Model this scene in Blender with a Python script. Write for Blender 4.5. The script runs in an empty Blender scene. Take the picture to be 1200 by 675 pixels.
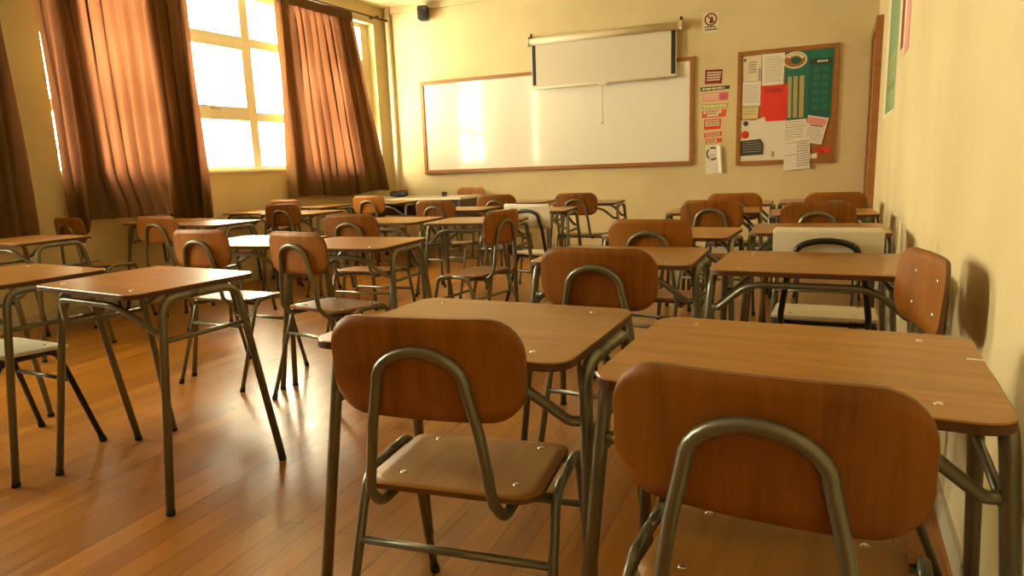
import bpy, bmesh, math, random
from mathutils import Vector, Matrix
random.seed(4)
S = bpy.context.scene
COL = S.collection

# ------------------------------------------------------------------ materials
def mat(name):
    m = bpy.data.materials.new(name); m.use_nodes = True
    nt = m.node_tree; b = nt.nodes['Principled BSDF']
    return m, nt, b
def plain(name, col, rough=.5, metal=0, coat=0, spec=.5):
    m, nt, b = mat(name)
    b.inputs['Base Color'].default_value = (*col, 1); b.inputs['Roughness'].default_value = rough
    b.inputs['Metallic'].default_value = metal; b.inputs['Coat Weight'].default_value = coat
    b.inputs['Specular IOR Level'].default_value = spec
    return m
def ramp(nt, fac, stops):
    r = nt.nodes.new('ShaderNodeValToRGB'); e = r.color_ramp.elements
    while len(e) < len(stops): e.new(.5)
    for q, (p, c) in zip(e, stops): q.position = p; q.color = (*c, 1)
    nt.links.new(fac, r.inputs[0]); return r.outputs[0]
def wood(name, dark, light, scale, rough=.35, coat=.0, var=.25, spec=.4):
    """laminated wood, grain stretched along the axis with the small scale"""
    m, nt, b = mat(name); L = nt.links.new
    tc = nt.nodes.new('ShaderNodeTexCoord'); mp = nt.nodes.new('ShaderNodeMapping')
    oi = nt.nodes.new('ShaderNodeObjectInfo')
    cb = nt.nodes.new('ShaderNodeCombineXYZ')
    mu = nt.nodes.new('ShaderNodeMath'); mu.operation = 'MULTIPLY'; mu.inputs[1].default_value = 37.
    L(oi.outputs['Random'], mu.inputs[0])
    for i in range(3): L(mu.outputs[0], cb.inputs[i])
    mp.inputs['Scale'].default_value = scale
    L(tc.outputs['Object'], mp.inputs['Vector']); L(cb.outputs[0], mp.inputs['Location'])
    n1 = nt.nodes.new('ShaderNodeTexNoise'); n1.inputs['Scale'].default_value = 1; n1.inputs['Detail'].default_value = 5
    n1.inputs['Roughness'].default_value = .65; n1.inputs['Distortion'].default_value = .35
    L(mp.outputs[0], n1.inputs['Vector'])
    c = ramp(nt, n1.outputs['Fac'], [(.33, dark), (.66, light)])
    hs = nt.nodes.new('ShaderNodeHueSaturation')
    mr = nt.nodes.new('ShaderNodeMapRange'); mr.inputs[3].default_value = 1 - var; mr.inputs[4].default_value = 1 + var
    L(oi.outputs['Random'], mr.inputs[0]); L(mr.outputs[0], hs.inputs['Value']); L(c, hs.inputs['Color'])
    L(hs.outputs[0], b.inputs['Base Color'])
    b.inputs['Roughness'].default_value = rough; b.inputs['Coat Weight'].default_value = coat
    b.inputs['Coat Roughness'].default_value = .2; b.inputs['Specular IOR Level'].default_value = spec
    bp = nt.nodes.new('ShaderNodeBump'); bp.inputs['Strength'].default_value = .04; bp.inputs['Distance'].default_value = .002
    L(n1.outputs['Fac'], bp.inputs['Height']); L(bp.outputs[0], b.inputs['Normal'])
    return m
def plaster(name, c1, c2, rough=.75):
    m, nt, b = mat(name); L = nt.links.new
    tc = nt.nodes.new('ShaderNodeTexCoord')
    n = nt.nodes.new('ShaderNodeTexNoise'); n.inputs['Scale'].default_value = 1.6; n.inputs['Detail'].default_value = 6
    L(tc.outputs['Object'], n.inputs['Vector'])
    L(ramp(nt, n.outputs['Fac'], [(.3, c1), (.7, c2)]), b.inputs['Base Color'])
    n2 = nt.nodes.new('ShaderNodeTexNoise'); n2.inputs['Scale'].default_value = 55; n2.inputs['Detail'].default_value = 3
    L(tc.outputs['Object'], n2.inputs['Vector'])
    bp = nt.nodes.new('ShaderNodeBump'); bp.inputs['Strength'].default_value = .12; bp.inputs['Distance'].default_value = .004
    L(n2.outputs['Fac'], bp.inputs['Height']); L(bp.outputs[0], b.inputs['Normal'])
    b.inputs['Roughness'].default_value = rough
    return m

WALLC = ((.62, .515, .28), (.72, .61, .35))
M = {}
M['wall'] = plaster('yellow_wall_paint', *WALLC)
M['ceil'] = plaster('ceiling_paint', (.70, .60, .38), (.74, .64, .42))
M['top'] = wood('tabletop_laminate', (.235, .100, .009), (.375, .172, .020), (3, 34, 8), .33, .12, .12)
M['edge'] = plain('tabletop_edge', (.085, .030, .010), .5)
M['back'] = wood('backrest_plywood', (.195, .066, .0065), (.30, .108, .0115), (26, 20, 2.2), .45, .0, .22, .25)
M['seat'] = wood('seat_plywood', (.26, .112, .016), (.36, .165, .026), (22, 2.4, 20), .42, .0, .15)
M['ply'] = plain('plywood_edge', (.16, .07, .025), .55)
M['steel'] = plain('olive_painted_tube', (.20, .195, .15), .32, .6)
M['rubber'] = plain('black_rubber', (.012, .011, .010), .7)
M['bolt'] = plain('bright_rivet', (.75, .70, .60), .25, .9)
M['black'] = plain('black_tube', (.012, .012, .014), .35)
M['white'] = plain('white_laminate', (.80, .75, .60), .35, coat=.15)
M['cream'] = plain('cream_window_paint', (.88, .82, .64), .45)
M['trimw'] = wood('brown_frame_wood', (.26, .10, .024), (.36, .15, .04), (2, 2, 24), .45, .1, .05)
M['door'] = wood('door_wood', (.30, .12, .03), (.40, .17, .05), (30, 30, 2), .45, .1, .02)
M['paper'] = plain('paper_white', (.80, .76, .66), .7)
M['paper_warm'] = plain('paper_cream', (.74, .67, .48), .7)
M['paper_yellow'] = plain('paper_yellow', (.72, .60, .25), .7)
M['red'] = plain('paper_red', (.72, .035, .020), .6)
M['maroon'] = plain('paper_maroon', (.23, .012, .03), .6)
M['pink'] = plain('paper_pink', (.74, .30, .26), .6)
M['magenta'] = plain('paper_magenta', (.58, .11, .17), .6)
M['lime'] = plain('paper_lime', (.42, .46, .08), .6)
M['orange'] = plain('paper_orange_red', (.70, .10, .03), .6)
M['green'] = plain('poster_green', (.012, .165, .115), .45)
M['teal'] = plain('poster_pale_green', (.30, .40, .16), .45)
M['tan'] = plain('poster_tan', (.45, .36, .14), .5)
M['ink'] = plain('print_ink', (.05, .045, .04), .7)
M['inkg'] = plain('print_grey', (.36, .33, .28), .7)
M['inkr'] = plain('print_dark_red', (.20, .03, .015), .7)
M['dgreen'] = plain('print_dark_green', (.008, .11, .085), .5)
M['sage'] = plain('poster_sage', (.20, .34, .17), .5)
M['cork'] = plaster('cork', (.30, .12, .03), (.40, .17, .05), .9)
M['screen'] = plain('projection_fabric', (.66, .60, .48), .75)
M['casing'] = plain('screen_casing', (.70, .62, .42), .4)
M['blackmat'] = plain('black_border', (.012, .010, .009), .7)
M['speaker'] = plain('speaker_black', (.018, .016, .014), .45)
M['navy'] = plain('navy_fabric', (.02, .03, .06), .7)
M['wine'] = plain('wine_fabric', (.13, .02, .02), .7)
M['panel'] = wood('desk_dark_panel', (.030, .014, .008), (.055, .026, .012), (20, 20, 2), .45, .1, .05)
M['base'] = plain('baseboard_paint', (.52, .46, .33), .5)
M['stone'] = plain('exterior_ground', (.35, .33, .28), .9)

# whiteboard: glossy enamel
M['wb'], nt, b = mat('whiteboard_enamel')
b.inputs['Base Color'].default_value = (.84, .82, .72, 1); b.inputs['Roughness'].default_value = .16
b.inputs['Coat Weight'].default_value = .5; b.inputs['Coat Roughness'].default_value = .06
# glass pane
M['glass'], nt, b = mat('window_glass')
nt.nodes.remove(b); tr = nt.nodes.new('ShaderNodeBsdfTransparent'); gl = nt.nodes.new('ShaderNodeBsdfGlossy')
gl.inputs['Roughness'].default_value = .02; mx = nt.nodes.new('ShaderNodeMixShader'); mx.inputs[0].default_value = .05
tr.inputs['Color'].default_value = (.97, .97, .94, 1)
nt.links.new(tr.outputs[0], mx.inputs[1]); nt.links.new(gl.outputs[0], mx.inputs[2])
nt.links.new(mx.outputs[0], nt.nodes['Material Output'].inputs[0])
# curtain cloth: lets daylight through
def cloth(name, col, trans, f):
    m, nt, b = mat(name); L = nt.links.new; nt.nodes.remove(b)
    tc = nt.nodes.new('ShaderNodeTexCoord'); w = nt.nodes.new('ShaderNodeTexNoise'); w.inputs['Scale'].default_value = 180
    L(tc.outputs['Object'], w.inputs['Vector'])
    d = nt.nodes.new('ShaderNodeBsdfDiffuse'); t = nt.nodes.new('ShaderNodeBsdfTranslucent')
    L(ramp(nt, w.outputs['Fac'], [(.3, tuple(.8 * x for x in col)), (.7, col)]), d.inputs[0])
    t.inputs[0].default_value = (*trans, 1)
    mx = nt.nodes.new('ShaderNodeMixShader'); mx.inputs[0].default_value = f
    L(d.outputs[0], mx.inputs[1]); L(t.outputs[0], mx.inputs[2]); L(mx.outputs[0], nt.nodes['Material Output'].inputs[0])
    return m
M['curtain'] = cloth('brown_curtain_cloth', (.21, .125, .048), (.105, .040, .020), .40)
# floor: varnished planks along the room
M['floor'], nt, b = mat('varnished_plank_floor'); L = nt.links.new
tc = nt.nodes.new('ShaderNodeTexCoord'); mp = nt.nodes.new('ShaderNodeMapping'); mp.inputs['Rotation'].default_value = (0, 0, math.radians(90))
L(tc.outputs['Object'], mp.inputs[0])
br = nt.nodes.new('ShaderNodeTexBrick'); br.inputs['Scale'].default_value = 1; br.inputs['Brick Width'].default_value = 1.5
br.inputs['Row Height'].default_value = .095; br.inputs['Mortar Size'].default_value = .0016; br.inputs['Mortar Smooth'].default_value = .3
br.inputs['Color1'].default_value = (.25, .098, .009, 1); br.inputs['Color2'].default_value = (.38, .160, .018, 1); br.inputs['Mortar'].default_value = (.10, .035, .01, 1)
L(mp.outputs[0], br.inputs[0])
mp2 = nt.nodes.new('ShaderNodeMapping'); mp2.inputs['Scale'].default_value = (30, 1.6, 1); L(tc.outputs['Object'], mp2.inputs[0])
ns = nt.nodes.new('ShaderNodeTexNoise'); ns.inputs['Scale'].default_value = 1; ns.inputs['Detail'].default_value = 5; L(mp2.outputs[0], ns.inputs[0])
g = ramp(nt, ns.outputs['Fac'], [(.3, (.78, .72, .66)), (.7, (1.12, 1.12, 1.1))])
mm = nt.nodes.new('ShaderNodeMix'); mm.data_type = 'RGBA'; mm.blend_type = 'MULTIPLY'; mm.inputs[0].default_value = 1
L(br.outputs[0], mm.inputs[6]); L(g, mm.inputs[7]); L(mm.outputs[2], b.inputs['Base Color'])
mr = nt.nodes.new('ShaderNodeMapRange'); mr.inputs[1].default_value = .3; mr.inputs[2].default_value = .7; mr.inputs[3].default_value = .27; mr.inputs[4].default_value = .36
L(ns.outputs['Fac'], mr.inputs[0]); L(mr.outputs[0], b.inputs['Roughness'])
b.inputs['Coat Weight'].default_value = .08; b.inputs['Coat Roughness'].default_value = .2
bp = nt.nodes.new('ShaderNodeBump'); bp.inputs['Strength'].default_value = .25; bp.inputs['Distance'].default_value = .002
iv = nt.nodes.new('ShaderNodeMath'); iv.operation = 'SUBTRACT'; iv.inputs[0].default_value = 1; L(br.outputs['Fac'], iv.inputs[1])
L(iv.outputs[0], bp.inputs['Height']); L(bp.outputs[0], b.inputs['Normal'])

# ------------------------------------------------------------------ mesh helpers
class MB:
    def __init__(s): s.bm = bmesh.new(); s.mats = []; s.cur = 0
    def use(s, m):
        if m not in s.mats: s.mats.append(m)
        s.cur = s.mats.index(m); return s
    def face(s, vs, smooth=False):
        try: f = s.bm.faces.new(vs)
        except ValueError: return
        f.material_index = s.cur; f.smooth = smooth
    def v(s, p): return s.bm.verts.new(p)
    def box(s, x0, x1, y0, y1, z0, z1):
        p = [s.v((x, y, z)) for x in (x0, x1) for y in (y0, y1) for z in (z0, z1)]
        for q in ((0, 1, 3, 2), (4, 6, 7, 5), (0, 4, 5, 1), (2, 3, 7, 6), (0, 2, 6, 4), (1, 5, 7, 3)): s.face([p[i] for i in q])
        return s
    def tube(s, pts, r, n=10, caps=True):
        pts = [Vector(p) for p in pts]; rings = []; up = None
        for i, p in enumerate(pts):
            a = pts[max(i - 1, 0)]; c = pts[min(i + 1, len(pts) - 1)]
            t = (c - a).normalized()
            if up is None:
                up = Vector((0, 0, 1)) if abs(t.z) < .9 else Vector((1, 0, 0))
            up = (up - t * up.dot(t)).normalized(); w = t.cross(up)
            rr = r
            if 0 < i < len(pts) - 1:
                d = (pts[i] - a).normalized().dot((c - pts[i]).normalized()); rr = r / max(.75, math.sqrt((1 + d) / 2))
            rings.append([s.v(p + (up * math.cos(k * 2 * math.pi / n) + w * math.sin(k * 2 * math.pi / n)) * r) for k in range(n)])
        for A, B in zip(rings, rings[1:]):
            for k in range(n): s.face([A[k], A[(k + 1) % n], B[(k + 1) % n], B[k]], True)
        if caps: s.face(rings[0][::-1]); s.face(rings[-1])
        return s
    def disc(s, c, ax, r, h, n=14, dome=True):
        c = Vector(c); ax = Vector(ax).normalized(); u = ax.orthogonal().normalized(); w = ax.cross(u)
        R = lambda rad, hh: [s.v(c + ax * hh + (u * math.cos(2 * math.pi * k / n) + w * math.sin(2 * math.pi * k / n)) * rad) for k in range(n)]
        rs = [R(r, 0), R(r, h * .4), R(r * .6, h)] if dome else [R(r, 0), R(r, h)]
        for A, B in zip(rs, rs[1:]):
            for k in range(n): s.face([A[k], A[(k + 1) % n], B[(k + 1) % n], B[k]], dome)
        s.face(rs[0][::-1]); s.face(rs[-1]); return s
    def build(s, name, parent=None, m=None):
        me = bpy.data.meshes.new(name); bmesh.ops.recalc_face_normals(s.bm, faces=s.bm.faces)
        s.bm.to_mesh(me); s.bm.free()
        for q in (s.mats or [m]): me.materials.append(q)
        o = bpy.data.objects.new(name, me); COL.objects.link(o)
        if parent: o.parent = parent
        return o
def mb(m): return MB().use(m)
def fillet(pts, rad, n=6):
    pts = [Vector(p) for p in pts]; out = [pts[0]]
    for i in range(1, len(pts) - 1):
        a, p, c = pts[i - 1], pts[i], pts[i + 1]; r = rad[i - 1] if isinstance(rad, (list, tuple)) else rad
        d1 = (a - p); d2 = (c - p); r = min(r, d1.length * .49, d2.length * .49)
        A = p + d1.normalized() * r; B = p + d2.normalized() * r
        for k in range(n + 1):
            t = k / n; out.append(A * (1 - t) ** 2 + p * 2 * t * (1 - t) + B * t * t)
    out.append(pts[-1]); return out
def rrect(w, h, r, n=6):
    """outline of a rounded rectangle, half sizes w and h"""
    out = []
    for cx, cy, a0 in ((w - r, h - r, 0), (-w + r, h - r, 90), (-w + r, -h + r, 180), (w - r, -h + r, 270)):
        for k in range(n + 1):
            a = math.radians(a0 + 90 * k / n); out.append((cx + r * math.cos(a), cy + r * math.sin(a)))
    return out
def empty(name, loc=(0, 0, 0), rz=0, label=None, cat=None, group=None):
    o = bpy.data.objects.new(name, None); COL.objects.link(o); o.location = loc; o.rotation_euler = (0, 0, rz)
    o.empty_display_size = .1
    if label: tag(o, label, cat, group)
    return o
def tag(o, label, cat, group=None):
    o['label'] = label; o['category'] = cat
    if group: o['group'] = group
    return o
def struct(o): o['kind'] = 'structure'; return o
def dup(root, loc, rz):
    def cp(o, parent):
        c = o.copy(); COL.objects.link(c)
        if parent: c.parent = parent
        for ch in [q for q in KIDS[o.name]]: cp(ch, c)
        return c
    r = cp(root, None); r.location = loc; r.rotation_euler = (0, 0, rz); return r
KIDS = {}
def index(root):
    KIDS[root.name] = list(root.children)
    for c in root.children: index(c)

# ------------------------------------------------------------------ room
D = 7.8                                     # front wall with the whiteboard
XC = -4.958; AL = .06; XR = .692; AR = .047  # side walls are slightly out of square
CEIL = 3.09; Y0 = -6.5
cosL = math.cos(AL); cosR = math.cos(AR)
TW = .22
def lw_obj(o): o.location = (XC, D, 0); o.rotation_euler = (0, 0, -AL); return o     # local y runs along the left wall, x into the room
def rw_obj(o): o.location = (XR, D, 0); o.rotation_euler = (0, 0, -AR); return o
def ly(y): return (y - D) / cosL
def ry(y): return (y - D) / cosR

struct(mb(M['floor']).box(-6.2, 1.4, Y0 - .3, D + .3, -.12, 0).build('floor'))
struct(mb(M['ceil']).box(-6.2, 1.4, Y0 - .3, D + .3, CEIL, CEIL + .12).build('ceiling'))
struct(mb(M['wall']).box(XC - .3, XR + .3, D, D + .2, 0, CEIL).build('wall_front'))
struct(mb(M['wall']).box(-6.0, .8, Y0 - .2, Y0, 0, CEIL).build('wall_rear'))
rw = struct(rw_obj(mb(M['wall']).box(0, .2, ry(Y0) - .1, .05, 0, CEIL).build('wall_right')))
# left wall with the window openings
WIN = [(3.50, 7.56), (.60, 1.92)]
WZ0, WZ1 = 1.11, 2.87
wl = mb(M['wall'])
wl.box(-TW, 0, ly(Y0) - .1, .05, 0, WZ0).box(-TW, 0, ly(Y0) - .1, .05, WZ1, CEIL)
ys = [Y0 - .1, WIN[1][0], WIN[1][1], WIN[0][0], WIN[0][1], D + .05]
for a, c in ((0, 1), (2, 3), (4, 5)): wl.box(-TW, 0, ly(ys[a]), ly(ys[c]), WZ0, WZ1)
struct(lw_obj(wl.build('wall_left')))

def window(name, y0, y1, mull, sash):
    w = struct(lw_obj(empty(name)))
    a, c = ly(y0), ly(y1); f = mb(M['cream']); x0, x1 = -.19, -.10; q = .05
    zs = [WZ0, 1.66, 2.39, WZ1]
    f.box(x0, x1, a, a + q, WZ0, WZ1).box(x0, x1, c - q, c, WZ0, WZ1).box(x0, x1, a, c, WZ0, WZ0 + q).box(x0, x1, a, c, WZ1 - q, WZ1)
    for y in mull: f.box(x0, x1, ly(y) - .055, ly(y) + .055, WZ0 + q, WZ1 - q)
    for z in zs[1:3]: f.box(x0 + .005, x1 - .005, a + q, c - q, z - .046, z + .046)
    f.build('window_frame', w)
    cols = [a + q] + [ly(y) for y in mull] + [c - q]
    for i in range(len(cols) - 1):
        for j in range(3):
            ya, yb = cols[i] + .03, cols[i + 1] - .03; za, zb = zs[j] + .03, zs[j + 1] - .03
            mb(M['glass']).box(-.150, -.146, ya, yb, za, zb).build('pane', w)
            if j == 1 and i in sash:
                s = mb(M['cream']); t = .055; s_x0, s_x1 = -.135, -.085
                s.box(s_x0, s_x1, ya + .01, ya + t, za + .01, zb - .01).box(s_x0, s_x1, yb - t, yb - .01, za + .01, zb - .01)
                s.box(s_x0, s_x1, ya + t, yb - t, za + .01, za + t).box(s_x0, s_x1, ya + t, yb - t, zb - t, zb - .01)
                so = s.build('sash', w)
                mb(M['bolt']).box(-.085, -.07, (ya + yb) / 2 - .06, (ya + yb) / 2 + .06, za + .02, za + .035).build('latch', so)
    mb(M['cream']).box(-.10, .012, a, c, WZ0 - .012, WZ0 + .006).build('window_sill', w)
    return w
window('window_1', 3.50, 7.56, (4.60, 5.56, 6.52, 7.47), (1, 3))

window('window_2', .60, 1.92, (1.26,), (0,))
# trims
struct(mb(M['wall']).box(XC + .10, XR, D - .035, D, CEIL - .075, CEIL).build('trim_1'))
struct(mb(M['cream']).tube([(XC + .075, D - .045, 0), (XC + .075, D - .045, CEIL)], .032, 12).build('trim_2'))
bb = mb(M['base']).box(-.012, 0, ry(Y0), ry(6.84), 0, .095)
struct(rw_obj(bb.build('baseboard_right')))
struct(rw_obj(mb(M['trimw']).tube([(-.010, ry(Y0), .007), (-.010, ry(6.84), .007)], .0085, 8).build('trim_3')))
struct(mb(M['base']).box(XC + .1, XR - .05, D - .016, D, 0, .095).build('baseboard_front'))
struct(lw_obj(mb(M['base']).box(0, .016, ly(Y0), -.1, 0, .095).build('baseboard_left')))
# door on the right wall, in the corner
d = struct(rw_obj(empty('door_1')))
mb(M['door']).box(-.035, 0, ry(6.94), ry(7.66), .005, 2.13).build('door_leaf', d)
fr = mb(M['trimw']).box(-.055, 0, ry(6.85), ry(6.94), 0, 2.22).box(-.055, 0, ry(7.66), ry(7.75), 0, 2.22).box(-.055, 0, ry(6.94), ry(7.66), 2.13, 2.22)
fr.build('door_frame', d)
h = mb(M['bolt']); h.tube(fillet([(-.035, ry(7.03), 1.02), (-.085, ry(7.03), 1.02), (-.085, ry(7.16), 1.02)], .02), .009, 8); h.build('door_handle', d)

# ------------------------------------------------------------------ curtains
def smooth(t): t = max(0, min(1, t)); return t * t * (3 - 2 * t)
def curtain(label, ya, yb, ya2, yb2, ztop, zbot, nf, seed, x=.125, amp=.034, bulge=None, doubled=()):
    """cloth hanging along the left wall; ya..yb at the top, ya2..yb2 at the hem"""
    rnd = random.Random(seed)
    root = lw_obj(empty('curtain')); tag(root, label, 'curtain', 'brown curtains on the window wall')
    wob = [(rnd.uniform(-.30, .30), rnd.uniform(.6, 1.25), rnd.choice((.05, .25, .9, 1.3))) for _ in range(nf + 2)]
    NV = 44
    def panel(name, u0, u1, xo, amp_, sh):
        NU = max(12, int(nf * 22 * (u1 - u0))); m = mb(M['curtain']); grid = []
        for j in range(NV + 1):
            v = j / NV; row = []
            for i in range(NU + 1):
                u = u0 + (u1 - u0) * i / NU
                a = ya + (ya2 - ya) * smooth(v * 1.15); c = yb + (yb2 - yb) * v
                zb = zbot(u) if callable(zbot) else zbot
                z = ztop + (zb + (.01 if sh else 0) - ztop) * v
                k = u * nf + sh; ki = int(min(max(k, 0), nf - 1e-6)); fr_ = min(k, nf) - ki
                ph = wob[ki][0] * (1 - fr_) + wob[ki + 1][0] * fr_; am = wob[ki][1] * (1 - fr_) + wob[ki + 1][1] * fr_; fb = wob[ki][2] * (1 - fr_) + wob[ki + 1][2] * fr_
                head = smooth((v - .02) / .10)
                w = math.sin(2 * math.pi * (k + ph * v)) + .35 * math.sin(4 * math.pi * (k * .5 + v * .6 + ph))
                dx = amp_ * am * w * (.35 + .65 * head)
                if v < .05: dx += .010 * math.sin(2 * math.pi * k * 3)
                fold = fb * .30 / nf * (.45 + .55 * head) * (.8 + .3 * math.sin(3 * v + ki))
                y = a + (c - a) * (u + fold * math.cos(2 * math.pi * (k + ph * v) + .6) * min(1, 12 * (u - u0), 12 * (u1 - u)))
                xx = x + xo + dx + (bulge(u, v) if bulge else 0)
                row.append(m.v((xx, ly(y), z)))
            grid.append(row)
        for j in range(NV):
            for i in range(NU): m.face([grid[j][i], grid[j][i + 1], grid[j + 1][i + 1], grid[j + 1][i]], True)
        m.build(name, root)
    panel('cloth', 0, 1, 0, amp, 0)
    for u0, u1 in doubled: panel('doubled_cloth', u0, u1, -.062, .010, .37)
    hd = mb(M['curtain'])         # stitched heading tape with pinch pleats
    n = nf * 3; A = []
    for k in range(n * 4 + 1):
        u = k / (n * 4); y = ya + (yb - ya) * u; dx = .012 * math.sin(2 * math.pi * u * n)
        A.append([hd.v((x + .018 + dx, ly(y), ztop + .02)), hd.v((x + .022 + dx, ly(y), ztop - .085))])
    for p, q in zip(A, A[1:]): hd.face([p[0], q[0], q[1], p[1]], True)
    hd.build('heading', root)
    return root
def hem1(u): return .665 + .105 * smooth((u - .07) / .05) * (1 - smooth((u - .66) / .06))
curtain('wide brown curtain left of the bare panes, its hem draped over a desk',
        3.42, 4.72, 3.45, 4.72, 2.88, hem1, 11, 3, bulge=lambda u, v: .03 * math.sin(3.1 * u) * smooth((v - .6) / .4) + .11 * smooth((u - .10) / .12) * (1 - smooth((u - .58) / .10)) * smooth((v - .82) / .17),
        doubled=((.12, .27), (.69, .995)))
curtain('brown pleated curtain nearest the whiteboard, spreading towards its hem', 5.78, 6.98, 5.76, 7.46, 2.88, lambda u: .80 + .02 * math.sin(9 * u), 11, 8,
        doubled=((.06, .20), (.76, .995)))
curtain('dark brown curtain at the left edge of the photo', 1.95, 3.17, 1.95, 3.20, 2.88, .68, 9, 12, x=.12, doubled=((.01, .99),))
def rod(y0, y1, label):
    r = lw_obj(empty('curtain_rod')); tag(r, label, 'curtain rod', 'curtain rods')
    mb(M['black']).tube([(.125, ly(y0), 2.915), (.125, ly(y1), 2.915)], .011, 10).build('pole', r)
    for y in (y0 + .12, y1 - .17):
        mb(M['black']).box(0, .125, ly(y) - .008, ly(y) + .008, 2.925, 2.945).box(.108, .128, ly(y) - .012, ly(y) + .012, 2.92, 2.95).build('bracket', r)
    for y in (y0, y1): mb(M['black']).disc((.125, ly(y) - .012, 2.915), (0, 1, 0), .016, .03).build('finial', r)
rod(3.36, 7.67, 'thin dark curtain rod above the window beside the whiteboard')
rod(-.15, 3.33, 'thin dark curtain rod over the dark curtain at the left edge')

# ------------------------------------------------------------------ things on the front wall
wbx0, wbx1, wbz0, wbz1 = -4.475, -1.064, 1.0, 2.152
w = empty('whiteboard', (0, D, 0), 0, 'wide white marker board in a brown wooden frame on the front wall', 'whiteboard')
mb(M['wb']).box(wbx0 + .03, wbx1 - .03, -.018, -.002, wbz0 + .03, wbz1 - .03).build('board_surface', w)
f = mb(M['trimw']); t = .042
f.box(wbx0, wbx0 + t, -.03, 0, wbz0, wbz1).box(wbx1 - t, wbx1, -.03, 0, wbz0, wbz1).box(wbx0 + t, wbx1 - t, -.03, 0, wbz1 - t, wbz1).box(wbx0 + t, wbx1 - t, -.03, 0, wbz0, wbz0 + t)
f.build('board_frame', w)
mb(M['trimw']).box(wbx0 + .02, wbx1 - .02, -.055, -.03, wbz0 + .002, wbz0 + .014).build('marker_ledge', w)

sx0, sx1 = -2.955, -1.198
s = empty('projection_screen', (0, D, 0), 0, 'half lowered pull-down projection screen with black side borders, hung over the whiteboard', 'projection screen')
cs = mb(M['casing']); cs.tube([(sx0 + .012, -.085, 2.475), (sx1 - .012, -.085, 2.475)], .042, 14); cs.build('casing', s)
for x in (sx0, sx1): mb(M['casing']).box(x - .014, x + .014, -.13, -.04, 2.43, 2.52).build('end_cap', s)
for x in (sx0 + .01, sx1 - .01):
    mb(M['speaker']).box(x - .012, x + .012, -.085, 0, 2.518, 2.535).box(x - .012, x + .012, -.008, 0, 2.50, 2.58).build('wall_bracket', s)
fb = mb(M['screen']).box(-2.925, -1.245, -.071, -.069, 1.955, 2.44).build('fabric', s)
for x0, x1 in ((-2.915, -2.873), (-1.302, -1.255)): mb(M['blackmat']).box(x0, x1, -.0725, -.0715, 1.985, 2.44).build('side_border', fb)
mb(M['casing']).tube([(-2.93, -.07, 1.95), (-1.24, -.07, 1.95)], .011, 10).build('bottom_bar', s)
mb(M['casing']).box(-2.13, -2.02, -.085, -.06, 1.925, 1.945).build('pull_handle', s)
cd = mb(M['inkg']).tube([(-2.073, -.072, 1.93), (-2.075, -.070, 1.52)], .0035, 6).build('pull_cord', s)
mb(M['inkg']).disc((-2.075, -.070, 1.495), (0, 0, 1), .009, .03).build('cord_knob', cd)

cx0, cx1, cz0, cz1 = -.613, .352, .972, 2.152
c = empty('corkboard', (0, D, 0), 0, 'cork notice board in a brown wooden frame, covered with papers, right of the whiteboard', 'notice board')
mb(M['cork']).box(cx0 + .02, cx1 - .02, -.014, -.001, cz0 + .02, cz1 - .02).build('cork_panel', c)
f = mb(M['trimw']); t = .042
f.box(cx0, cx0 + t, -.026, 0, cz0, cz1).box(cx1 - t, cx1, -.026, 0, cz0, cz1).box(cx0 + t, cx1 - t, -.026, 0, cz1 - t, cz1).box(cx0 + t, cx1 - t, -.026, 0, cz0, cz0 + t)
f.build('cork_frame', c)

def bil(q, u, v):   # q: TL TR BR BL as (x,z); u across, v down
    a = Vector(q[0]).lerp(Vector(q[1]), u); b_ = Vector(q[3]).lerp(Vector(q[2]), u); return a.lerp(b_, v)
def patch(m, q, u0, u1, v0, v1, y0, y1):
    p = [bil(q, *k) for k in ((u0, v0), (u1, v0), (u1, v1), (u0, v1))]
    A = [m.v((k.x, y0, k.y)) for k in p]; B = [m.v((k.x, y1, k.y)) for k in p]
    m.face(A); m.face(B[::-1])
    for i in range(4): m.face([A[i], A[(i + 1) % 4], B[(i + 1) % 4], B[i]])
def sheet(name, q, m, off, label, cat, lines=None, patches=(), group=None, th=.0012):
    """a sheet of paper on the front wall: q = corners; off = distance from the wall"""
    cx = sum(k[0] for k in q) / 4; cz = sum(k[1] for k in q) / 4
    q = [(k[0] - cx, k[1] - cz) for k in q]
    r = empty(name, (cx, D - off, cz), 0, label, cat, group)
    b_ = mb(m); patch(b_, q, 0, 1, 0, 1, -th, 0); b_.build('sheet', r)
    y = -th - .0006
    for (mm_, u0, u1, v0, v1) in patches:
        k = mb(mm_); patch(k, q, u0, u1, v0, v1, y, -th + .0001); k.build('printed_block', r); y -= .0005
    if lines:
        mm_, n, u0, u1, v0, v1, fill = lines; k = mb(mm_); rnd = random.Random(len(label))
        for i in range(n):
            va = v0 + (v1 - v0) * i / n; vb = va + (v1 - v0) / n * fill; u = u0; ue = u1 - rnd.random() * .18 * (u1 - u0)
            while u < ue:
                l = rnd.uniform(.10, .22) * (u1 - u0); patch(k, q, u, min(u + l, ue), va, vb, y, -th + .0001); u += l + .025
        k.build('printed_text', r)
    return r
G1 = 'notices in the column between whiteboard and corkboard'
ns_ = sheet('no_smoking_sign', [(-.979, 2.591), (-.821, 2.582), (-.817, 2.375), (-.976, 2.374)], M['paper_warm'], .001, 'small white prohibition sign with a red crossed circle, high above the notices', 'sign', (M['ink'], 2, .1, .95, .66, .92, .5), group=G1)
k = mb(M['inkr']); n = 32; ctr = Vector((0, 0, .03))
for i in range(n):
    a0, a1 = 2 * math.pi * i / n, 2 * math.pi * (i + 1) / n
    p = [(math.cos(a) * r_, -.0022, math.sin(a) * r_ + .035) for a, r_ in ((a0, .066), (a1, .066), (a1, .050), (a0, .050))]
    k.face([k.v(x) for x in p])
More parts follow.
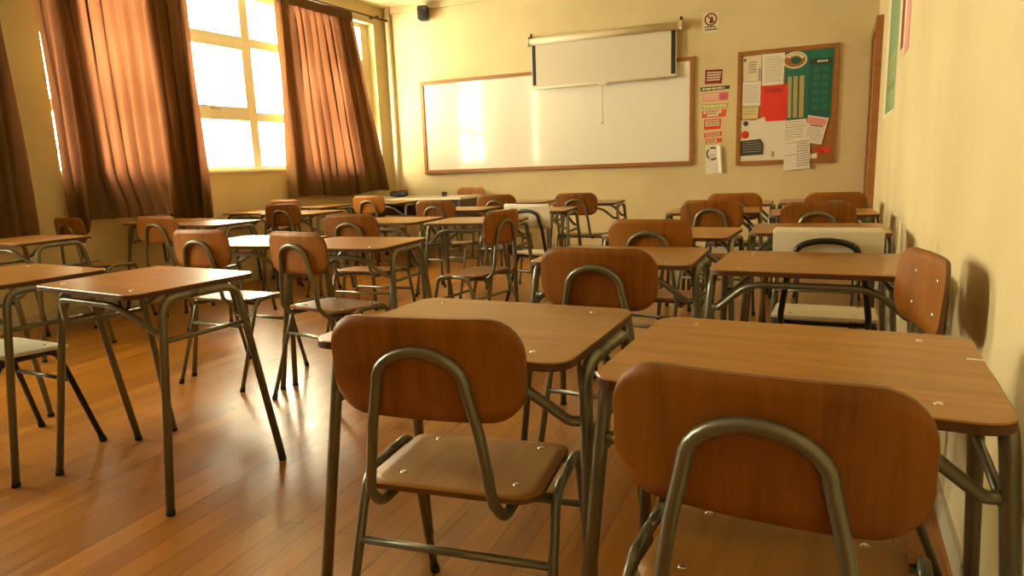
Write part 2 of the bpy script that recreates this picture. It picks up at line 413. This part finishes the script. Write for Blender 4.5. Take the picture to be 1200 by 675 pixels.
for p in ([(-.042, .075), (-.032, .085), (.046, -.005), (.036, -.015)],): k.face([k.v((x, -.0023, z)) for x, z in p])
k.face([k.v((x, -.0021, z)) for x, z in ((.005, .07), (.02, .055), (.03, .02), (.012, -.01), (-.02, .0), (-.008, .03))])
k.build('prohibition_symbol', ns_)
sheet('notice', [(-.948, 2.003), (-.767, 1.996), (-.773, 1.851), (-.951, 1.852)], M['maroon'], .001, 'square maroon notice at the top of the colourful column', 'notice', (M['paper_warm'], 4, .12, .95, .16, .84, .6), group=G1)
sheet('notice', [(-.995, 1.824), (-.693, 1.823), (-.693, 1.788), (-.995, 1.779)], M['ink'], .001, 'narrow black bordered strip notice with pale letters', 'notice', (M['paper_warm'], 1, .06, 1.0, .28, .85, .8), group=G1)
sheet('notice', [(-.972, 1.759), (-.701, 1.762), (-.703, 1.669), (-.975, 1.67)], M['pink'], .001, 'wide pink notice under the black strip', 'notice', (M['paper_warm'], 3, .05, .7, .15, .9, .55), ((M['magenta'], .66, .98, .12, .9),), group=G1)
sheet('notice', [(-.984, 1.643), (-.698, 1.642), (-.702, 1.593), (-.983, 1.593)], M['lime'], .001, 'narrow lime green strip notice', 'notice', (M['paper_warm'], 1, .05, 1.0, .25, .8, .9), group=G1)
sheet('notice', [(-.974, 1.575), (-.719, 1.581), (-.726, 1.501), (-.977, 1.498)], M['orange'], .001, 'orange red notice with a pale stepped label below the lime strip', 'notice', (M['inkr'], 2, .14, .7, .15, .75, .4), ((M['paper_warm'], .06, .8, .06, .5), (M['paper_warm'], .2, .68, .5, .85)), group=G1)
sheet('notice', [(-.954, 1.478), (-.775, 1.481), (-.777, 1.373), (-.953, 1.369)], M['red'], .001, 'square red and white notice with a solid red foot', 'notice', (M['inkr'], 2, .14, 1.0, .2, .62, .45), ((M['paper_warm'], .08, .92, .10, .66),), group=G1)
sheet('notice', [(-.952, 1.332), (-.763, 1.345), (-.767, 1.3), (-.952, 1.286)], M['red'], .001, 'small red strip notice, upper of the two slim red ones', 'notice', (M['inkr'], 1, .18, .95, .4, .65, .9), ((M['paper_warm'], .1, .88, .25, .78),), group=G1)
sheet('notice', [(-.938, 1.267), (-.762, 1.277), (-.761, 1.231), (-.937, 1.221)], M['orange'], .001, 'small red strip notice, lower of the two slim red ones', 'notice', (M['inkr'], 1, .12, .68, .4, .65, .9), ((M['paper_warm'], .07, .7, .25, .78),), group=G1)
lp = sheet('notice', [(-.932, 1.198), (-.779, 1.209), (-.755, .905), (-.928, .891)], M['paper'], .001, 'white paper with a round dark emblem and a curled right edge, lowest of the column', 'notice', (M['inkg'], 3, .25, .7, .32, .5, .4), group=G1)
k = mb(M['ink'])
for i in range(40):
    if i % 13 in (0, 1): continue
    a0, a1 = 2 * math.pi * i / 40, 2 * math.pi * (i + 1) / 40
    if -.9 < (a0 if a0 < math.pi else a0 - 2 * math.pi) < .9: continue
    k.face([k.v((math.cos(a) * r_ - .01, -.0024, math.sin(a) * r_ * 1.1 + .06)) for a, r_ in ((a0, .066), (a1, .066), (a1, .050), (a0, .050))])
k.build('emblem', lp)
k = mb(M['paper']); pr = None
for i in range(9):
    t = i / 8; xx = .035 + .05 * t; yy = -.002 - .030 * math.sin(t * 2.2) ; row = [k.v((xx, yy, .145 - .0 * t)), k.v((xx + .022, yy, -.15))]
    if pr: k.face([pr[0], row[0], row[1], pr[1]], True)
    pr = row
k.build('curled_edge', lp)

G2 = 'papers pinned on the corkboard'
sheet('pinned_card', [(-.561, 2.098), (-.376, 2.107), (-.38, 1.842), (-.555, 1.847)], M['paper_warm'], .0165, 'cream card with a few centred lines in the top left corner of the corkboard', 'paper', (M['ink'], 5, .32, .78, .24, .72, .35), ((M['ink'], .06, .16, .08, .2), (M['inkg'], .86, .97, .5, .98)), G2)
sheet('pinned_paper', [(-.371, 2.108), (-.152, 2.107), (-.158, 1.79), (-.366, 1.789)], M['paper'], .0165, 'white printed page between the cream card and the green poster', 'paper', (M['inkg'], 14, .12, .95, .1, .92, .3), (), G2)
sheet('pinned_paper', [(-.559, 1.843), (-.376, 1.837), (-.378, 1.589), (-.558, 1.592)], M['paper'], .0165, 'white page at the left, just under the cream card', 'paper', (M['inkg'], 9, .1, .95, .15, .9, .25), (), G2)
sheet('pinned_paper', [(-.558, 1.583), (-.394, 1.582), (-.4, 1.459), (-.559, 1.459)], M['paper_yellow'], .0165, 'small yellow page left of the red sheet', 'paper', (M['inkg'], 3, .15, .9, .1, .8, .3), (), G2)
sheet('pinned_paper', [(-.379, 1.79), (-.117, 1.791), (-.117, 1.424), (-.377, 1.422)], M['red'], .0200, 'bright red sheet in the middle of the corkboard', 'paper', (M['inkr'], 2, .15, .9, .1, .22, .5), (), G2)
gp = sheet('poster', [(-.148, 2.108), (.307, 2.106), (.300, 1.429), (-.133, 1.425)], M['green'], .0180, 'large dark green poster with a round picture and pale columns on the corkboard', 'poster', None,
      ((M['dgreen'], .50, .98, .12, .99), (M['tan'], .06, .14, .36, .97), (M['tan'], .18, .27, .36, .97), (M['tan'], .31, .41, .36, .97), (M['ink'], .52, .97, .14, .21)), G2)
k = mb(M['paper_warm']); n = 28; cxp, czp = -.135, .255
k.face([k.v((cxp + .115 * math.cos(2 * math.pi * i / n), -.0044, czp + .085 * math.sin(2 * math.pi * i / n))) for i in range(n)])
k.use(M['cork']); k.face([k.v((cxp + .10 * math.cos(2 * math.pi * i / n), -.0048, czp + .07 * math.sin(2 * math.pi * i / n))) for i in range(n)])
k.use(M['dgreen']); k.face([k.v((cxp + .01 + .05 * math.cos(2 * math.pi * i / n), -.0052, czp - .005 + .035 * math.sin(2 * math.pi * i / n))) for i in range(n)])
k.use(M['paper_warm'])
for i in range(9):
    a0, a1 = .25 + 2.4 * i / 9, .25 + 2.4 * (i + 1) / 9
    k.face([k.v((cxp + r_ * math.cos(a), -.0054, czp + .72 * r_ * math.sin(a))) for a, r_ in ((a0, .092), (a1, .092), (a1, .06), (a0, .06))])
k.build('round_picture', gp)
k = mb(M['paper'])
for i, (x0, x1) in enumerate(((.075, .10), (.105, .125), (.13, .145), (.152, .172))): k.face([k.v(p) for p in ((x0, -.0046, .214), (x1, -.0046, .214), (x1, -.0046, .232), (x0, -.0046, .232))])
k.build('poster_title', gp)
k = mb(M['green'])
for i in range(2):
    for j in range(6):
        x0, z0 = .04 + i * .085, .12 - j * .075
        k.face([k.v(p) for p in ((x0, -.0046, z0), (x0 + .06, -.0046, z0), (x0 + .06, -.0046, z0 + .05), (x0, -.0046, z0 + .05))])
k.build('printed_block', gp)
sheet('pinned_paper', [(-.569, 1.451), (-.121, 1.424), (-.115, 1.019), (-.569, 1.018)], M['paper'], .0160, 'big white sheet filling the lower left of the corkboard', 'paper', None, ((M['tan'], .70, .76, .78, .92),), G2)
sheet('pinned_paper', [(-.472, 1.427), (-.332, 1.472), (-.244, 1.22), (-.332, 1.189)], M['paper'], .0215, 'blank white sheet pinned at a tilt below the red sheet', 'paper', None, (), G2)
sheet('pinned_card', [(-.568, 1.231), (-.334, 1.247), (-.334, 1.081), (-.566, 1.073)], M['ink'], .0200, 'black card with faint writing low on the left of the corkboard', 'paper', (M['inkg'], 5, .1, .95, .12, .9, .25), (), G2)
sheet('pinned_paper', [(-.145, 1.417), (.076, 1.43), (.077, 1.196), (-.146, 1.189)], M['paper'], .0200, 'white page with a printed table below the green poster', 'paper', (M['inkg'], 8, .08, 1.0, .08, .95, .3), (), G2)
sheet('pinned_paper', [(-.13, 1.215), (.116, 1.246), (.128, .922), (-.128, .904)], M['paper'], .0265, 'white page with dark lines hanging over the bottom frame of the corkboard', 'paper', (M['ink'], 11, .5, 1.0, .1, .95, .28), ((M['inkg'], .06, .46, .1, .12), (M['inkg'], .06, .46, .5, .52)), G2)
sheet('pinned_paper', [(.091, 1.464), (.285, 1.422), (.228, 1.159), (.044, 1.193)], M['paper'], .0225, 'slanting white leaflet with a salmon heading right of the printed table', 'paper', (M['inkg'], 8, .12, .95, .42, .92, .3), ((M['pink'], .0, .92, .05, .30), (M['ink'], .2, .85, .32, .36)), G2)
sheet('paper_scrap', [(.123, 1.067), (.192, 1.073), (.19, 1.022), (.125, 1.020)], M['paper'], .0165, 'tiny white paper scrap by the lowest page', 'paper', None, (), G2)
def blob(name, x, z, r, m, off, label, cat):
    o = mb(m); o.disc((0, 0, 0), (0, -1, 0), r, r * .35, 18); o = o.build(name); o.location = (x, D - off, z); tag(o, label, cat, 'badges on the corkboard')
blob('round_badge', -.525, 1.297, .040, M['red'], .0175, 'round red badge above the black card', 'badge')
blob('round_badge', -.520, 1.412, .026, M['ink'], .0175, 'small round black badge beside the tilted sheet', 'badge')
def bow():
    o = mb(M['red'])
    for sx in (-1, 1):
        o.face([o.v(p) for p in ((0, -.004, .0), (sx * .055, -.014, .035), (sx * .062, -.010, -.02))]); o.face([o.v(p) for p in ((0, -.004, .0), (sx * .062, -.010, -.02), (sx * .02, -.004, -.045))])
    o.disc((0, 0, 0), (0, -1, 0), .016, .014, 10); o = o.build('ribbon_bow'); o.location = (.245, D - .0145, 1.11); tag(o, 'crumpled red ribbon bow on the bare cork at lower right', 'ribbon', 'badges on the corkboard')
bow()

# posters on the right wall
def wall_poster(y0, y1, z0, z1, m, off, label, patches, text=None):
    r = rw_obj(empty('wall_poster')); tag(r, label, 'poster', 'posters on the right wall')
    mb(m).box(-off - .0015, -off, ry(y0), ry(y1), z0, z1).build('sheet', r)
    for (mm_, ua, ub, va, vb) in patches:
        Y = lambda u: ry(y1) + (ry(y0) - ry(y1)) * u; Z = lambda v: z1 + (z0 - z1) * v
        mb(mm_).box(-off - .0025, -off - .0014, Y(ub), Y(ua), Z(vb), Z(va)).build('printed_block', r)
wall_poster(5.02, 6.15, 1.31, 2.40, M['paper_warm'], .001, 'tall green poster with a pale left margin on the right wall', ((M['sage'], .24, .97, .02, .975), (M['teal'], .3, .9, .62, .8), (M['teal'], .3, .9, .85, .96)))
wall_poster(4.62, 4.94, 1.64, 2.36, M['paper_warm'], .001, 'narrow white and dark red poster between the green and pink posters', ((M['inkr'], .45, .98, .05, .98),))
wall_poster(4.26, 4.58, 1.60, 2.32, M['pink'], .001, 'pink poster nearest the camera on the right wall', ((M['paper_warm'], .0, .3, .0, 1.), (M['maroon'], .4, .8, .5, .62)))

# wall speakers
def speaker(x, z, label, rz):
    r = empty('wall_speaker', (x, D - .09, z), rz, label, 'speaker', 'wall speakers')
    q = mb(M['speaker']); o_ = rrect(.062, .085, .025, 5)
    A = [q.v((u, .05, v)) for u, v in o_]; B = [q.v((u, -.055, v)) for u, v in o_]; C_ = [q.v((u * .86, -.07, v * .9)) for u, v in o_]
    for X, Y in ((A, B), (B, C_)):
        for i in range(len(o_)): q.face([X[i], X[(i + 1) % len(o_)], Y[(i + 1) % len(o_)], Y[i]], True)
    q.face(A); q.face(C_[::-1]); q.build('cabinet', r)
    mb(M['blackmat']).disc((0, -.0695, -.01), (0, -1, 0), .045, .004, 20).build('grille', r)
    mb(M['speaker']).box(-.015, .015, .045, .088, -.03, .03).build('wall_bracket', r)
speaker(-4.33, 2.955, 'small black speaker high on the wall by the window corner', .25)
speaker(-2.205, 2.96, 'small black speaker at the top edge of the photo above the screen', .0)

# ------------------------------------------------------------------ student desk
W, DP, H = .586, .479, .72
def make_desk():
    r = empty('school_desk')
    m = mb(M['top']); o_ = rrect(W / 2, DP / 2, .048, 6); n = len(o_)
    lv = [(1, H - .017), (1, H - .0025), (.9935, H)]
    rings = [[m.v((x * s_, y * s_, z)) for x, y in o_] for s_, z in lv]
    m.face(rings[-1])
    for i in range(n): m.face([rings[1][i], rings[1][(i + 1) % n], rings[2][(i + 1) % n], rings[2][i]])
    m.use(M['edge']); m.face(rings[0][::-1])
    for i in range(n): m.face([rings[0][i], rings[0][(i + 1) % n], rings[1][(i + 1) % n], rings[1][i]])
    tp = m.build('tabletop', r)
    for sx in (-1, 1):
        for sy in (-1, 1):
            mb(M['bolt']).disc((sx * .205, sy * .178, H - .0008), (0, 0, 1), .0065, .0028, 10).build('bolt', tp)
    zt = H - .017 - .0135
    for sx in (-1, 1):
        for sy in (-1, 1):
            pts = fillet([(sx * .336, sy * .230, .004), (sx * .295, sy * .138, zt), (sx * .295, sy * .012 if sy < 0 else -.012 + .0, zt)], .055, 7)
            lg = mb(M['steel']).tube(pts, .0135, 12).build('leg', r)
            a = Vector((sx * .336, sy * .230, .0)); dirv = (Vector((sx * .295, sy * .138, zt)) - a).normalized()
            mb(M['rubber']).tube([a, a + dirv * .016], .0145, 12).build('foot_cap', lg)
    P = lambda sx, sy, z: Vector((sx * .336, sy * .230, 0)).lerp(Vector((sx * .295, sy * .138, zt)), z / zt)
    for sx in (-1, 1):
        a, c = P(sx, -1, .555), P(sx, 1, .555); mb(M['steel']).tube([a, c], .0085, 10).build('side_stretcher', r)
    for sy in (-1, 1):
        a, c = P(-1, sy, .585), P(1, sy, .585)
        mid = sy * .212
        pts = fillet([a + Vector((.006, 0, 0)), (a.x + .03, a.y + sy * .004, .580), (-.172, mid, .674), (.172, mid, .674), (c.x - .03, c.y + sy * .004, .580), c - Vector((.006, 0, 0))], [.015, .05, .05, .015], 5)
        mb(M['steel']).tube(pts, .0105, 10).build('cross_brace', r)
    return r
# ------------------------------------------------------------------ student chair
def make_chair(kind):
    r = empty('school_chair'); brown = kind == 'brown'
    steel = M['steel'] if brown else M['black']
    tr_ = .0105 if brown else .0115
    # seat
    if brown: o_ = rrect(.186, .155, .045, 6)
    else: o_ = rrect(.190, .165, .018, 5)
    def sz(x, y):                                   # slight saddle: dished towards the back, rolled front edge
        return .4385 - .010 * smooth((y - .07) / .09) + .004 * (x / .186) ** 2 * smooth((.05 - y) / .2) + (.006 * smooth((-.09 - y) / .08))
    m = mb(M['seat'] if brown else M['white']); cy = -.012; th = .011
    NR = 7; n = len(o_)
    T, B = [], []
    for k in range(1, NR + 1):
        s_ = k / NR
        T.append([m.v((x * s_, cy + y * s_, sz(x * s_, cy + y * s_))) for x, y in o_])
    B = [m.v((x, cy + y, sz(x, cy + y) - th)) for x, y in o_]
    ct = m.v((0, cy, sz(0, cy)))
    for i in range(n): m.face([ct, T[0][i], T[0][(i + 1) % n]], True)
    for A, C_ in zip(T, T[1:]):
        for i in range(n): m.face([A[i], A[(i + 1) % n], C_[(i + 1) % n], C_[i]], True)
    Bi = [m.v((x * .5, cy + y * .5, sz(x * .5, cy + y * .5) - th)) for x, y in o_]
    m.use(M['ply'] if brown else M['white'])
    for i in range(n): m.face([T[-1][i], T[-1][(i + 1) % n], B[(i + 1) % n], B[i]]); m.face([B[i], B[(i + 1) % n], Bi[(i + 1) % n], Bi[i]])
    m.face(Bi)
    seat = m.build('seat', r)
    for sx in (-1, 1):
        for sy in (-1, 1):
            mb(M['bolt']).disc((sx * .125, sy * .094, sz(sx * .125, sy * .094) - .0006), (0, 0, 1), .0078, .003, 10).build('bolt', seat)
    # backrest: bowed board in front of the hoop
    bz = .717 if brown else .715
    hw, hh, rad = (.190, .096, .068) if brown else (.187, .086, .016)
    cur = .62 if brown else .25
    yb = lambda x, z: -.243 - .07 * (z - .717) + cur * x * x      # rear face of the board
    m = mb(M['back'] if brown else M['white']); th = .010
    NX = 24; ox = rrect(hw, hh, rad, 8)
    def zspan(x):
        ax = abs(x)
        if ax <= hw - rad: return hh
        d_ = ax - (hw - rad); return hh - rad + math.sqrt(max(0, rad * rad - d_ * d_))
    xs = [-hw * math.cos(math.pi * i / NX) for i in range(NX + 1)]
    NZ = 8; F, R_ = [], []
    for x in xs:
        h_ = max(zspan(x), .004)
        F.append([m.v((x, yb(x, bz + h_ * (2 * j / NZ - 1)) + th, bz + h_ * (2 * j / NZ - 1))) for j in range(NZ + 1)])
        R_.append([m.v((x, yb(x, bz + h_ * (2 * j / NZ - 1)), bz + h_ * (2 * j / NZ - 1))) for j in range(NZ + 1)])
    for i in range(NX):
        for j in range(NZ):
            m.face([F[i][j], F[i][j + 1], F[i + 1][j + 1], F[i + 1][j]], True); m.face([R_[i][j], R_[i + 1][j], R_[i + 1][j + 1], R_[i][j + 1]], True)
    m.use(M['ply'] if brown else M['white'])
    for i in range(NX):
        m.face([F[i][0], F[i + 1][0], R_[i + 1][0], R_[i][0]]); m.face([F[i][NZ], R_[i][NZ], R_[i + 1][NZ], F[i + 1][NZ]])
    for i in (0, NX):
        for j in range(NZ): m.face([F[i][j], R_[i][j], R_[i][j + 1], F[i][j + 1]])
    back = m.build('backrest', r)
    for sx in (-1, 1):
        for z in (.755, .672):
            mb(M['bolt']).disc((sx * .082, yb(sx * .082, z) + th - .0006, z), (0, 1, 0), .007, .003, 10).build('bolt', back)
    # hoop: from under the seat, up behind the backrest
    hp = []
    if brown:
        top = .764; prof = [(.128, -.075, .418), (.130, -.190, .418), (.124, -.232, .470), (.106, None, .60), (.086, None, .69)]
        arch = [(.086 * math.cos(a), .69 + (top - .69 - .0105) * math.sin(a)) for a in [math.pi * k / 14 for k in range(1, 14)]]
    else:
        top = .765; prof = [(.150, -.075, .416), (.152, -.190, .416), (.150, -.236, .470), (.130, None, .62), (.105, None, .70)]
        arch = [(.105 * math.cos(a), .70 + (top - .70 - .0115) * math.sin(a) ** .8) for a in [math.pi * k / 14 for k in range(1, 14)]]
    side = [(x, (yb(x, z) - tr_ if y is None else y), z) for x, y, z in prof]
    pts = fillet(side[:3], .04, 6)[:-1] + side[2:]
    pts = pts + [(x, yb(x, z) - tr_, z) for x, z in arch] + [(-x, y, z) for x, y, z in (list(pts)[::-1] if not isinstance(pts[0], Vector) else [tuple(p) for p in pts][::-1])]
    mb(steel).tube([tuple(p) for p in pts], tr_, 12).build('back_hoop', r)
    # side frames, four legs, each with half of the bar that carries the seat
    za = .4365 if brown else .4165
    xa = .2075 if brown else .175
    for sx in (-1, 1):
        for sy in (-1, 1):
            fy = -.262 if sy < 0 else .212
            p0 = Vector((sx * .216, fy, .003)); p1 = Vector((sx * xa, -.100 if sy < 0 else .105, za))
            pts = fillet([p0, p1, (sx * xa, .004 if sy < 0 else -.004, za)], .045, 7)
            lg = mb(steel).tube(pts, tr_, 12).build('leg', r)
            mb(M['rubber']).tube([Vector((p0.x, p0.y, 0)), p0 + (p1 - p0).normalized() * .022], tr_ + .0022, 12).build('foot_cap', lg)
    for y in ((-.085, .09) if brown else (-.150, -.02, .12)): mb(steel).tube([(-xa, y, .4165), (xa, y, .4165)], .0085, 8).build('seat_bar', r)
    Q = lambda sx, sy, z: Vector((sx * .216, -.262 if sy < 0 else .212, 0)).lerp(Vector((sx * xa, -.100 if sy < 0 else .105, za)), z / za)
    for sy in (-1, 1):
        z = .305 if sy < 0 else .285
        mb(steel).tube([Q(-1, sy, z), Q(1, sy, z)], .0085, 8).build('stretcher', r)
    return r

desk0 = make_desk(); chair0 = make_chair('brown'); chairw = make_chair('white')
for q in (desk0, chair0, chairw): index(q)
USED = set()
def put(proto, loc, rz, label, cat, group):
    if proto.name in USED: o = dup(proto, loc, rz)
    else: o = proto; USED.add(proto.name); o.location = loc; o.rotation_euler = (0, 0, rz)
    return tag(o, label, cat, group)
GD, GC = 'wooden student desks', 'student chairs'
DESKS = [
 ((.004, 1.243), -.074, 'large brown school desk in the right foreground with white tape on its right edge'),
 ((-.646, 1.335), -.049, 'brown school desk in the centre foreground, left of the desk with white tape'),
 ((-2.128, 1.676), -.125, 'brown school desk standing clear at the left with its splayed legs fully in view'),
 ((-2.853, 1.633), -.108, 'brown school desk cut by the left edge, with a white seat under it'),
 ((-.602, 2.50), -.023, 'brown school desk directly ahead of the centre foreground desk'),
 ((.059, 2.40), -.067, 'brown school desk by the right wall, its right end hidden by a turned backrest'),
 ((.104, 3.53), .004, 'brown school desk by the right wall just beyond the white-backed chair'),
 ((.154, 4.54), .025, 'brown school desk by the right wall, fourth from the camera'),
 ((.187, 5.60), -.016, 'farthest brown school desk along the right wall, below the corkboard'),
 ((-.546, 3.33), -.094, 'brown school desk third from the camera in the row left of the wall row'),
 ((-.508, 4.73), .050, 'brown school desk fourth from the camera in the row left of the wall row'),
 ((-.452, 5.50), -.018, 'farthest brown school desk in the row left of the wall row'),
 ((-1.943, 4.03), .07, 'brown school desk in mid room with a sideways chair at its right end'),
 ((-2.653, 5.175), .017, 'pale lit school desk in mid room, left of the white chair turned aside'),
 ((-1.897, 5.006), .041, 'brown school desk behind the white chair that is turned aside'),
 ((-1.725, 5.90), .022, 'far brown school desk standing free below the right half of the whiteboard'),
 ((-2.625, 4.066), .037, 'brown school desk in mid room, left neighbour of the desk with the sideways chair'),
 ((-2.024, 2.774), .030, 'brown school desk left of centre with a whole chair seat visible below it'),
 ((-2.675, 2.815), .041, 'school desk glaring white with window light behind two brown chairs'),
 ((-4.503, 2.747), 0, 'sunlit brown desk at the left edge in front of the dark curtain'),
 ((-4.165, 3.90), -.01, 'brown school desk near the window, just right of the desk under the draped curtain'),
 ((-4.797, 4.06), -.01, 'school desk under the draped curtain hem against the window wall'),
 ((-4.12, 4.90), -.04, 'bright topped school desk below the bare window panes'),
 ((-4.745, 5.07), -.04, 'school desk against the window wall below the bare window panes'),
 ((-4.69, 5.90), -.03, 'brown school desk below the curtain nearest the whiteboard'),
 ((-4.18, 6.42), .003, 'school desk standing against the front of the teacher\'s table'),
 ((-2.462, 6.129), .029, 'far brown school desk right beside the teacher\'s table'),
]
for (x, y), a, lab in DESKS:
    o = put(desk0, (x, y, 0), a, lab, 'desk', GD)
    if 'white tape on' in lab:
        tp = mb(M['paper']).box(W / 2 - .026, W / 2 - .001, .070, .079, H - .0002, H + .0006).build('white_tape', o); tp['label'] = 'short strip of white tape'
CHAIRS = [
 ('b', (-.009, 1.059), -.103, 'largest brown chair in the right foreground, its back towards the camera'),
 ('b', (-.628, 1.233), .091, 'brown chair in the centre foreground with four bright bolts on its seat'),
 ('b', (-.540, 2.205), -.08, 'dark brown chair behind the centre foreground desk'),
 ('b', (-.574, 3.197), -.091, 'brown chair third from the camera in the row left of the wall row'),
 ('b', (-.466, 4.55), -.06, 'brown chair fourth from the camera in the row left of the wall row'),
 ('b', (-.400, 5.32), -.025, 'farthest brown chair in the row left of the wall row'),
 ('b', (.119, 4.239), -.021, 'brown chair by the right wall just beyond the white-backed chair\'s desk'),
 ('b', (.240, 5.22), .03, 'farthest brown chair by the right wall, below the corkboard'),
 ('w', (.125, 2.96), -.05, 'white-backed chair with black tubes by the right wall'),
 ('b', (-1.76, 5.83), .03, 'far brown chair at the free standing desk below the whiteboard'),
 ('b', (-2.52, 5.83), .05, 'far brown chair right of the teacher\'s table'),
 ('b', (-2.71, 5.08), -.05, 'small brown chair in front of the teacher\'s table, centre left'),
 ('b', (-4.13, 6.17), .03, 'brown chair at the desk against the front of the teacher\'s table'),
 ('b', (-2.544, 3.65), .085, 'wide brown chair behind the tabletop in the left centre'),
 ('b', (-2.733, 2.703), -.03, 'brown chair with a glaring seat right behind the clear standing left desk'),
 ('b', (-2.028, 2.618), -.177, 'brown chair at left centre with a shiny seat pulled clear of the desks'),
 ('b', (-4.13, 3.60), .047, 'brown chair in front of the draped curtain with its tube legs showing'),
 ('b', (-4.10, 4.84), .019, 'brown chair at the bright topped desk below the bare panes'),
 ('b', (-4.74, 5.62), -.02, 'small brown chair at the window wall partly behind another chair'),
 ('b', (-4.90, 3.52), -.10, 'brown chair between the dark left curtain and the draped curtain'),
 ('w', (-2.861, 1.571), -.056, 'chair with a white seat and black legs at the lower left'),
 ('w', (-1.676, 4.60), -.215, 'white chair with black tubes turned aside in mid room'),
 ('b', (-1.80, 3.64), 1.42, 'brown chair turned sideways in mid room, seat facing left'),
 ('b', (.083, 1.915), 1.70, 'brown chair turned sideways against the right wall, bolts on its backrest'),
 ('b', (-3.77, 7.42), 3.1, 'pale sunlit chair behind the teacher\'s table'),
]
for kind, (x, y), a, lab in CHAIRS:
    put(chair0 if kind == 'b' else chairw, (x, y, 0), a, lab, 'chair', GC)

# ------------------------------------------------------------------ teacher's table and what lies on it
t = empty('teacher_table', (-4.12, 6.98, 0), 0, 'white topped teacher\'s table with dark panels below the whiteboard', 'table')
tw, td = .70, .29
m = mb(M['white']); o_ = rrect(tw, td, .012, 3); A = [m.v((x, y, .715)) for x, y in o_]; B = [m.v((x, y, .74)) for x, y in o_]
m.face(B); m.face(A[::-1])
for i in range(len(o_)): m.face([A[i], A[(i + 1) % len(o_)], B[(i + 1) % len(o_)], B[i]])
m.build('tabletop', t)
mb(M['panel']).box(tw - .03, tw - .01, -td + .02, td - .02, .40, .715).build('end_panel', t)
mb(M['panel']).box(-tw + .01, -tw + .03, -td + .02, td - .02, .40, .715).build('end_panel', t)
mb(M['panel']).box(-tw + .03, tw - .03, -td + .05, -td + .07, .54, .715).build('front_panel', t)
for sx in (-1, 1):
    for sy in (-1, 1):
        lg = mb(M['steel']).box(sx * (tw - .035) - .014, sx * (tw - .035) + .014, sy * (td - .045) - .014, sy * (td - .045) + .014, .012, .715).build('leg', t)
        mb(M['rubber']).box(sx * (tw - .035) - .017, sx * (tw - .035) + .017, sy * (td - .045) - .017, sy * (td - .045) + .017, 0, .014).build('foot_cap', lg)
def lump(name, loc, rx, ry_, rz_, m1, label, cat):
    r = empty(name, loc, .1, label, cat)
    m = mb(m1); rings = []
    for j in range(9):
        a = -math.pi / 2 + math.pi * j / 8; xx = math.sin(a) * rx; k = max(.15, math.cos(a)) ** .45
        rings.append([m.v((xx, ry_ * k * math.copysign(abs(math.cos(b_)) ** .7, math.cos(b_)), rz_ * .5 + rz_ * .5 * k * math.copysign(abs(math.sin(b_)) ** .7, math.sin(b_)))) for b_ in [2 * math.pi * i / 16 for i in range(16)]])
    for A, B in zip(rings, rings[1:]):
        for i in range(16): m.face([A[i], A[(i + 1) % 16], B[(i + 1) % 16], B[i]], True)
    m.face(rings[0][::-1]); m.face(rings[-1]); m.build('pouch', r); return r
pc = lump('pencil_case', (-4.42, 7.02, .74), .115, .045, .075, M['navy'], 'dark navy and wine pencil case on the teacher\'s table', 'pencil case')
mb(M['wine']).box(.02, .112, -.03, .03, .066, .082).build('flap', pc)
mb(M['bolt']).tube([(-.10, -.012, .071), (.02, -.012, .0775)], .003, 6).build('zipper', pc)
bx = empty('desk_box', (-3.80, 7.02, .74), .2, 'small black box near the right end of the teacher\'s table', 'box')
mb(M['black']).box(-.024, .024, -.024, .024, 0, .042).build('body', bx); mb(M['blackmat']).box(-.026, .026, -.026, .026, .038, .05).build('lid', bx)

# ------------------------------------------------------------------ daylight
wd = bpy.data.worlds.new('daylight'); S.world = wd; wd.use_nodes = True
bg = wd.node_tree.nodes['Background']; bg.inputs[0].default_value = (1.0, .91, .64, 1); bg.inputs[1].default_value = 55.0
for i, (y0, y1) in enumerate(WIN):
    l = bpy.data.lights.new('window_portal', 'AREA'); l.shape = 'RECTANGLE'; l.cycles.is_portal = True
    l.size = (y1 - y0); l.size_y = WZ1 - WZ0
    o = bpy.data.objects.new('window_portal', l); COL.objects.link(o)
    nx, ny = math.cos(AL), -math.sin(AL)
    yc = (y0 + y1) / 2; xw = XC - math.tan(AL) * (D - yc)
    o.location = (xw - .24 * nx, yc - .24 * ny, (WZ0 + WZ1) / 2)
    o.rotation_euler = Vector((nx, ny, 0)).to_track_quat('-Z', 'Z').to_euler()

# ------------------------------------------------------------------ camera
f_px, hc, yaw, pitch, roll = 786.44, 1.0700, .40184, .18115, -.03773
cy, sy = math.cos(yaw), math.sin(yaw)
fw = Vector((-sy * math.cos(pitch), cy * math.cos(pitch), -math.sin(pitch))); ri = Vector((cy, sy, 0)); up = ri.cross(fw)
r2 = ri * math.cos(roll) + up * math.sin(roll); u2 = -ri * math.sin(roll) + up * math.cos(roll)
cam = bpy.data.cameras.new('camera'); co = bpy.data.objects.new('camera', cam); COL.objects.link(co)
cam.sensor_width = 36; cam.lens = f_px * 36 / 1200; cam.clip_start = .02
co.matrix_world = Matrix(((r2.x, u2.x, -fw.x, 0), (r2.y, u2.y, -fw.y, 0), (r2.z, u2.z, -fw.z, hc), (0, 0, 0, 1)))
S.camera = co
S.view_settings.view_transform = 'Standard'; S.view_settings.look = 'None'; S.view_settings.gamma = 1
S.view_settings.use_curve_mapping = False; S.view_settings.exposure = 0
S.cycles.use_denoising = True; S.cycles.max_bounces = 10; S.cycles.diffuse_bounces = 6; S.cycles.transparent_max_bounces = 8
S.cycles.sample_clamp_indirect = 8
